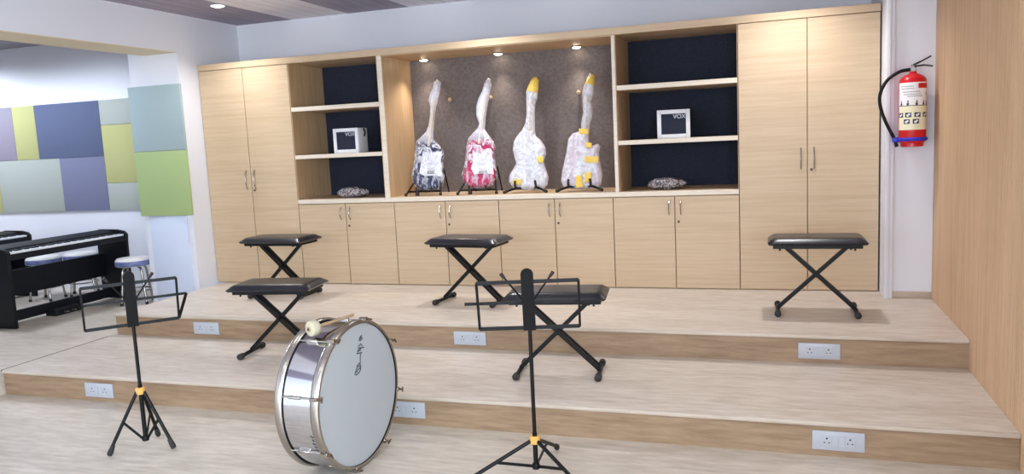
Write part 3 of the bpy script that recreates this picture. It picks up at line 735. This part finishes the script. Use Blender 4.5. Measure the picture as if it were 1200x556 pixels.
def guitar(label, OL, PG, bodym, wrapm, headm, neck, tapes, headcut, seed):
    cx = sum(p[0] for p in OL if p[1] < .45)/len([p for p in OL if p[1] < .45])
    g_ = thing('electric_guitar', label, 'guitar', (cx, .2, ZC), 0, 'plastic-wrapped electric guitars')
    g_.rotation_euler = (-math.atan(.13), 0, 0)
    ol = [(a-cx, b) for a, b in OL]; pg = [(a-cx, b) for a, b in PG]
    body = inflate(new(), ol, .022, .022, .012, 0, .007, inset=.016, vmax=.43)
    obj('body', body, bodym, g_)
    bm = new(); poly(bm, pg, -.0275, -.0215); p = obj('pickguard', bm, 'pickguard', g_)
    px = sum(q[0] for q in pg)/len(pg); pz = sum(q[1] for q in pg)/len(pg)
    for k in range(3): obj('pickup', box(new(), px-.032, px+.032, -.034, -.027, pz+.035-.042*k, pz+.05-.042*k, .003, 1), 'cream', p)
    obj('bridge', box(new(), px-.035, px+.035, -.034, -.0225, pz-.085, pz-.06, .003, 1), 'steel', g_)
    (na, nb_), (ha, hb) = neck; na -= cx; ha -= cx
    bm = new(); bar(bm, (na, -.02, nb_), (ha, -.012, hb), .02, .04)
    nk = obj('neck', bm, 'maple', g_)
    bm = new(); bar(bm, (na, -.033, nb_), (ha, -.024, hb), .004, .036)
    obj('fretboard', bm, 'maple', nk)
    hx, hz = ha, hb
    hp = [(hx-.018, hz), (hx+.02, hz), (hx+.03, hz+.05), (hx+.034, hz+.11), (hx+.012, hz+.13), (hx-.004, hz+.1), (hx-.022, hz+.04)]
    dx = (ol[0][0]+ol[1][0])/2-(hx+.012); hp = [(a+dx*max(0, (b-hz))/.13, b) for a, b in hp]
    hd_ = obj('headstock', poly(new(), hp, -.02, -.004), headm, g_)
    bm = new()
    for k in range(5): lathe(bm, [(.005, -.012), (.005, .012)], 8, 'x', (hx-.02+dx*(k+1)*.16, -.012, hz+.025+.018*k))
    obj('tuner', bm, 'steel', hd_)
    inflate(bm := new(), ol, .046, .034, .05, .007, .006, 42, seed=seed)
    w = obj('plastic_wrap', bm, wrapm, g_)
    if headcut is not None:
        inflate(bm := new(), ol, .048, .036, .05, .007, .006, 42, seed=seed)
        bmesh.ops.bisect_plane(bm, geom=bm.verts[:]+bm.edges[:]+bm.faces[:], plane_co=(0, 0, headcut), plane_no=(.25, 0, 1), clear_inner=True)
        for v in bm.verts: v.co.x += .0 ; v.co.y *= 1.06
        obj('head_tape', bm, 'tape' if headcut > 0 else headm, g_)
    for tp in tapes:
        bm = new(); t2 = [(a-cx, b) for a, b in tp]
        inflate(bm, t2, .004, .002, .008, .002, .006, 60, seed=3)
        bmesh.ops.translate(bm, verts=bm.verts, vec=(0, -.05, 0)); obj('tape', bm, 'tape', g_)
    return g_
guitar('clear-wrapped navy guitar with white pickguard, leftmost of the four', G1, P1, 'navy_body', 'wrap', 'maple', ((-1.505, .4), (-1.452, .82)), [], None, 1)
guitar('clear-wrapped magenta guitar with white pickguard, second from left', G2, P2, 'magenta_body', 'wrap', 'maple', ((-1.06, .4), (-1.005, .8)), [], None, 5)
guitar('milky-wrapped white guitar with small yellow tapes, third from left', G3, P3, 'white_body', 'wrap_milky', 'white_body', ((-.645, .4), (-.622, .78)),
       [[(-.57, .279), (-.516, .276), (-.52, .226), (-.568, .23)], [(-.776, .1), (-.7, .105), (-.702, .06), (-.77, .06)]], .80, 9)
T4 = [[(-.232, .48), (-.156, .473), (-.158, .43), (-.232, .44)], [(-.19, .265), (-.08, .258), (-.082, .21), (-.19, .218)], [(-.263, .11), (-.217, .128), (-.199, .03), (-.258, .023)], [(-.191, .136), (-.134, .143), (-.135, .066), (-.192, .064)], [(-.18, .375), (-.13, .364), (-.133, .327), (-.18, .334)]]
guitar('pinkish wrapped guitar with many yellow tapes, rightmost of the four', G4, P4, 'pink_body', 'wrap_milky', 'maple', ((-.19, .42), (-.165, .78)), T4, .83, 13)
def frame_stand(label, x, w, hgt=.21):
    """folding A-frame stand: two splayed side legs, cross bars, two cradle arms"""
    s = thing('guitar_stand', label, 'guitar stand', (x, .2, ZC), 0, 'black guitar stands')
    for q in (-1, 1):
        l = obj('leg', tube(new(), [(q*w*.62, .14, hgt), (q*w*.72, .03, .13), (q*w, -.09, .008)], .0075, 8), 'black_metal', s)
        obj('rubber_foot', lathe(new(), [(.012, 0), (.012, .022), (.008, .024)], 12, 'z', (q*w, -.09, 0)), 'rubber', l)
        obj('rear_leg', tube(new(), [(q*w*.62, .14, hgt), (q*w*.7, .2, .008)], .0065, 8), 'black_metal', s)
        obj('cradle_arm', tube(new(), [(q*w*.42, .04, .035), (q*w*.42, -.07, .035), (q*w*.44, -.075, .07)], .008, 8), 'rubber', s)
    obj('cross_bar', tube(new(), [(-w*.93, -.062, .035), (w*.93, -.062, .035)], .0075, 8), 'black_metal', s)
    obj('cross_bar', tube(new(), [(-w*.7, .06, .16), (w*.7, .06, .16)], .006, 8), 'black_metal', s)
    obj('centre_foot', lathe(new(), [(.016, 0), (.016, .03), (.01, .045)], 12, 'z', (-w*.42, -.06, 0)), 'rubber', s)
    return s
def cradle_stand(label, x, w):
    """low tripod stand with a bowed front bar and two upturned arms"""
    s = thing('guitar_stand', label, 'guitar stand', (x, .2, ZC), 0, 'black guitar stands')
    for q in (-1, 1):
        l = obj('leg', tube(new(), bez([(0, .0, .04), (q*w*.45, -.03, .04), (q*w*.8, -.075, .025), (q*w, -.1, .011)], 6), .009, 8), 'black_metal', s)
        obj('rubber_foot', tube(new(), [(q*w*.9, -.088, .018), (q*w*1.04, -.104, .012)], .0125, 10), 'rubber', l)
        obj('cradle_arm', tube(new(), bez([(q*w*.3, -.01, .036), (q*w*.46, -.055, .04), (q*w*.5, -.08, .06), (q*w*.48, -.085, .1)], 6), .0095, 8), 'rubber', s)
    obj('spine', tube(new(), [(0, .052, .04), (0, .112, .42)], .008, 8), 'black_metal', s)
    obj('rear_leg', tube(new(), [(0, .06, .26), (0, .22, .01)], .008, 8), 'black_metal', s)
    obj('neck_yoke', tube(new(), [(-.05, .1, .44), (-.04, .115, .42), (.04, .115, .42), (.05, .1, .44)], .006, 8), 'rubber', s)
    return s
frame_stand('black A-frame stand under the navy guitar', -1.53, .155)
frame_stand('black A-frame stand under the magenta guitar', -1.06, .165)
cradle_stand('black cradle stand under the white wrapped guitar', -.655, .17)
cradle_stand('black cradle stand under the pinkish taped guitar', -.222, .175)

# ------------------------------------------------------------------ digital pianos and stools in the alcove
def piano(label, xf, y0, L):
    """keys face +x; xf is the front of the side panels"""
    p = thing('digital_piano', label, 'piano', (xf-.15, y0+L/2, SZ), 0, 'black digital pianos')
    D = .34; y1 = y0+L; kz = .40
    def A(bm, n, m, par=p): return obj(n, bm, m, par, world=True)
    side = [(xf-D, SZ), (xf, SZ), (xf, .375), (xf+.01, .405), (xf+.012, .445), (xf-.02, .474), (xf-.1, .488), (xf-D+.03, .492), (xf-D, .48)]
    for a in (y0, y1-.03):
        bm = new(); va = [bm.verts.new((x, a, z)) for x, z in side]; vb = [bm.verts.new((x, a+.03, z)) for x, z in side]
        bm.faces.new(va); bm.faces.new(vb[::-1])
        for i in range(len(side)): bm.faces.new((va[i], vb[i], vb[(i+1) % len(side)], va[(i+1) % len(side)]))
        bmesh.ops.bevel(bm, geom=[e for e in bm.edges if abs(e.verts[0].co.y-e.verts[1].co.y) < 1e-6], offset=.003, segments=1, affect='EDGES')
        A(bm, 'side_panel', 'piano')
    bm = new(); ya, yb = y0+.03, y1-.03
    prof_ = [(xf-D+.02, .385), (xf+.002, .385), (xf+.006, .42), (xf-.006, .427), (xf-.006, .434), (xf-.12, .434), (xf-.125, .47), (xf-.2, .483), (xf-D+.02, .487)]
    va = [bm.verts.new((x, ya, z)) for x, z in prof_]; vb = [bm.verts.new((x, yb, z)) for x, z in prof_]
    bm.faces.new(va); bm.faces.new(vb[::-1])
    for i in range(len(prof_)): bm.faces.new((va[i], vb[i], vb[(i+1) % len(prof_)], va[(i+1) % len(prof_)]))
    kb = A(bm, 'key_bed', 'piano')
    nk = 52; kw = (yb-ya-.02)/nk; pat = {1, 2, 4, 5, 6}
    for k in range(nk):
        a = ya+.01+k*kw
        A(box(new(), xf-.122, xf-.004, a+.0006, a+kw-.0006, .434, .45, .0012, 1), 'white_key', 'keys', kb)
    for k in range(nk-1):
        if (k % 7)+1 in pat: A(box(new(), xf-.122, xf-.042, ya+.01+(k+1)*kw-.006, ya+.01+(k+1)*kw+.006, .448, .46, .002, 1), 'black_key', 'piano', kb)
    A(box(new(), xf-D+.05, xf-D+.07, ya, yb, .055, .268), 'modesty_panel', 'piano')
    A(box(new(), xf-D+.12, xf-D+.15, ya, yb, SZ+.02, SZ+.105), 'bottom_bar', 'piano')
    yc = y0+.58
    pu = A(box(new(), xf-.19, xf-.07, yc-.14, yc+.14, SZ, SZ+.055, .006, 1), 'pedal_unit', 'piano')
    for k in (-1, 0, 1): A(box(new(), xf-.07, xf+.0, yc+.075*k-.012, yc+.075*k+.012, SZ+.028, SZ+.036, .002, 1), 'pedal', 'steel', pu)
    return p
piano('black digital piano in the alcove, nearest to the steps', -4.525, -1.21, 1.23)
piano('black digital piano at the far left, behind the nearer piano', -5.70, -1.22, 1.23)
def stool_proto(label, x, y):
    s = thing('round_stool', label, 'stool', (x, y, SZ), .5, 'round stools with wrapped seats')
    st_ = obj('seat', lathe(new(), [(.135, .345), (.15, .35), (.153, .372), (.15, .4), (.135, .416), (.08, .422), (0, .424)], 32), 'cream', s)
    M['print'] = M.get('print') or plain('blue_printed_band', (104, 114, 156), .35, var=.6, scale=30)
    bm = new(); lathe(bm, [(.1535, .352), (.1555, .358), (.1555, .392), (.1535, .396)], 32)
    for f in [f for f in bm.faces if len(f.verts) > 10]: bm.faces.remove(f)
    obj('seat_band', bm, 'print', st_)
    for k in range(4):
        a = PI/4+k*PI/2; c, q = math.cos(a), math.sin(a)
        l = obj('leg', tube(new(), bez([(c*.06, q*.06, .34), (c*.108, q*.108, .315), (c*.122, q*.122, .2), (c*.148, q*.148, .012)], 6), .0105, 10), 'steel', s)
        obj('rubber_foot', lathe(new(), [(.014, 0), (.014, .022), (.01, .024)], 12, 'z', (c*.148, q*.148, 0)), 'rubber', l)
    obj('foot_ring', tube(new(), [(.126*math.cos(2*PI*k/32), .126*math.sin(2*PI*k/32), .125) for k in range(32)], .007, 8, True), 'steel', s)
    return s
s0 = stool_proto('round wrapped stool with blue band, beside the piano at the pillar', -4.27, -.2)
dup(s0, (-5.40, -.14, SZ), .2, 'left one of the two round stools seen through the piano frame')
dup(s0, (-5.22, .12, SZ), .7, 'right one of the two round stools seen through the piano frame')

# ------------------------------------------------------------------ lights
def spot(name, loc, e, col, ang, blend, rad, tgt=None):
    l = bpy.data.lights.new(name, 'SPOT'); l.energy = e; l.color = col; l.spot_size = math.radians(ang); l.spot_blend = blend; l.shadow_soft_size = rad
    o = bpy.data.objects.new(name, l); COL.objects.link(o); o.location = loc
    d = (Vector(tgt)-Vector(loc)) if tgt else Vector((0, 0, -1)); o.rotation_euler = d.to_track_quat('-Z', 'Y').to_euler(); return o
def area(name, loc, tgt, sx, sy, e, col):
    l = bpy.data.lights.new(name, 'AREA'); l.shape = 'RECTANGLE'; l.size = sx; l.size_y = sy; l.energy = e; l.color = col
    o = bpy.data.objects.new(name, l); COL.objects.link(o); o.location = loc
    o.rotation_euler = (Vector(tgt)-Vector(loc)).to_track_quat('-Z', 'Y').to_euler(); return o
WARM = (1, .90, .78)
for x in (-3.0, -.87, 1.3):
    spot('downlight_lamp', (x, -.42 if x > -2 else -.35, CZ-.025), 84 if x < -2 else 84, (.96, .96, .98), 126, 1, .05)
for x in (-1.7, .0, 1.5):
    for y in (-2.6, -4.6, -6.6):
        spot('hall_lamp', (x, y, CZ-.02), 25, (.92, 1, .98), 165, .9, .15)
for x in (-1.605, -.94, -.285):
    spot('niche_lamp', (x, .45, ZD-.03), 30, (1, .87, .76), 96, .9, .025, (x, .12, ZC))
for a, b in WN:
    area('window_daylight', ((a+b)/2, YR-.12, 1.25), ((a+b)/2, 0, .6), b-a-.1, 1.4, 95, (.84, .91, 1))
area('window_daylight', (XR+.1, -6.75, 1.25), (-3.5, -5.4, 1.0), 1.7, 1.4, 400, (.66, .84, 1))
for x, y, e in ((-5.9, -2.2, 18), (-6.9, -.5, 240), (-5.3, -1.0, 190)):
    spot('alcove_lamp', (x, y, 2.28), e, (.76, .85, 1), 172, .3, .15)
w = bpy.data.worlds.new('World'); bpy.context.scene.world = w; w.use_nodes = True
w.node_tree.nodes['Background'].inputs[0].default_value = (.75, .85, 1, 1); w.node_tree.nodes['Background'].inputs[1].default_value = .6

# ------------------------------------------------------------------ camera
cam = bpy.data.cameras.new('camera'); co = bpy.data.objects.new('camera', cam); COL.objects.link(co)
Rv = Vector((0.94915329, 0.31114973, -0.04789446)); Uv = Vector((0.00665127, 0.13228174, 0.99118984)); Fv = Vector((-0.31474402, 0.94110966, -0.1234861))
m = Matrix((Rv, Uv, -Fv)).transposed().to_4x4(); m.translation = (1.17746275, -5.7507202, 1.146927)
co.matrix_world = m
cam.sensor_width = 36; cam.sensor_fit = 'HORIZONTAL'; cam.lens = 920.168*36/1200; cam.clip_start = .05
sc = bpy.context.scene; sc.camera = co
sc.view_settings.view_transform = 'Standard'; sc.view_settings.look = 'None'; sc.view_settings.exposure = -0.12; sc.view_settings.gamma = 1
sc.view_settings.use_curve_mapping = False
sc.cycles.max_bounces = 8; sc.cycles.diffuse_bounces = 5; sc.cycles.transparent_max_bounces = 16
sc.cycles.caustics_reflective = False; sc.cycles.caustics_refractive = False
sc.cycles.use_denoising = True
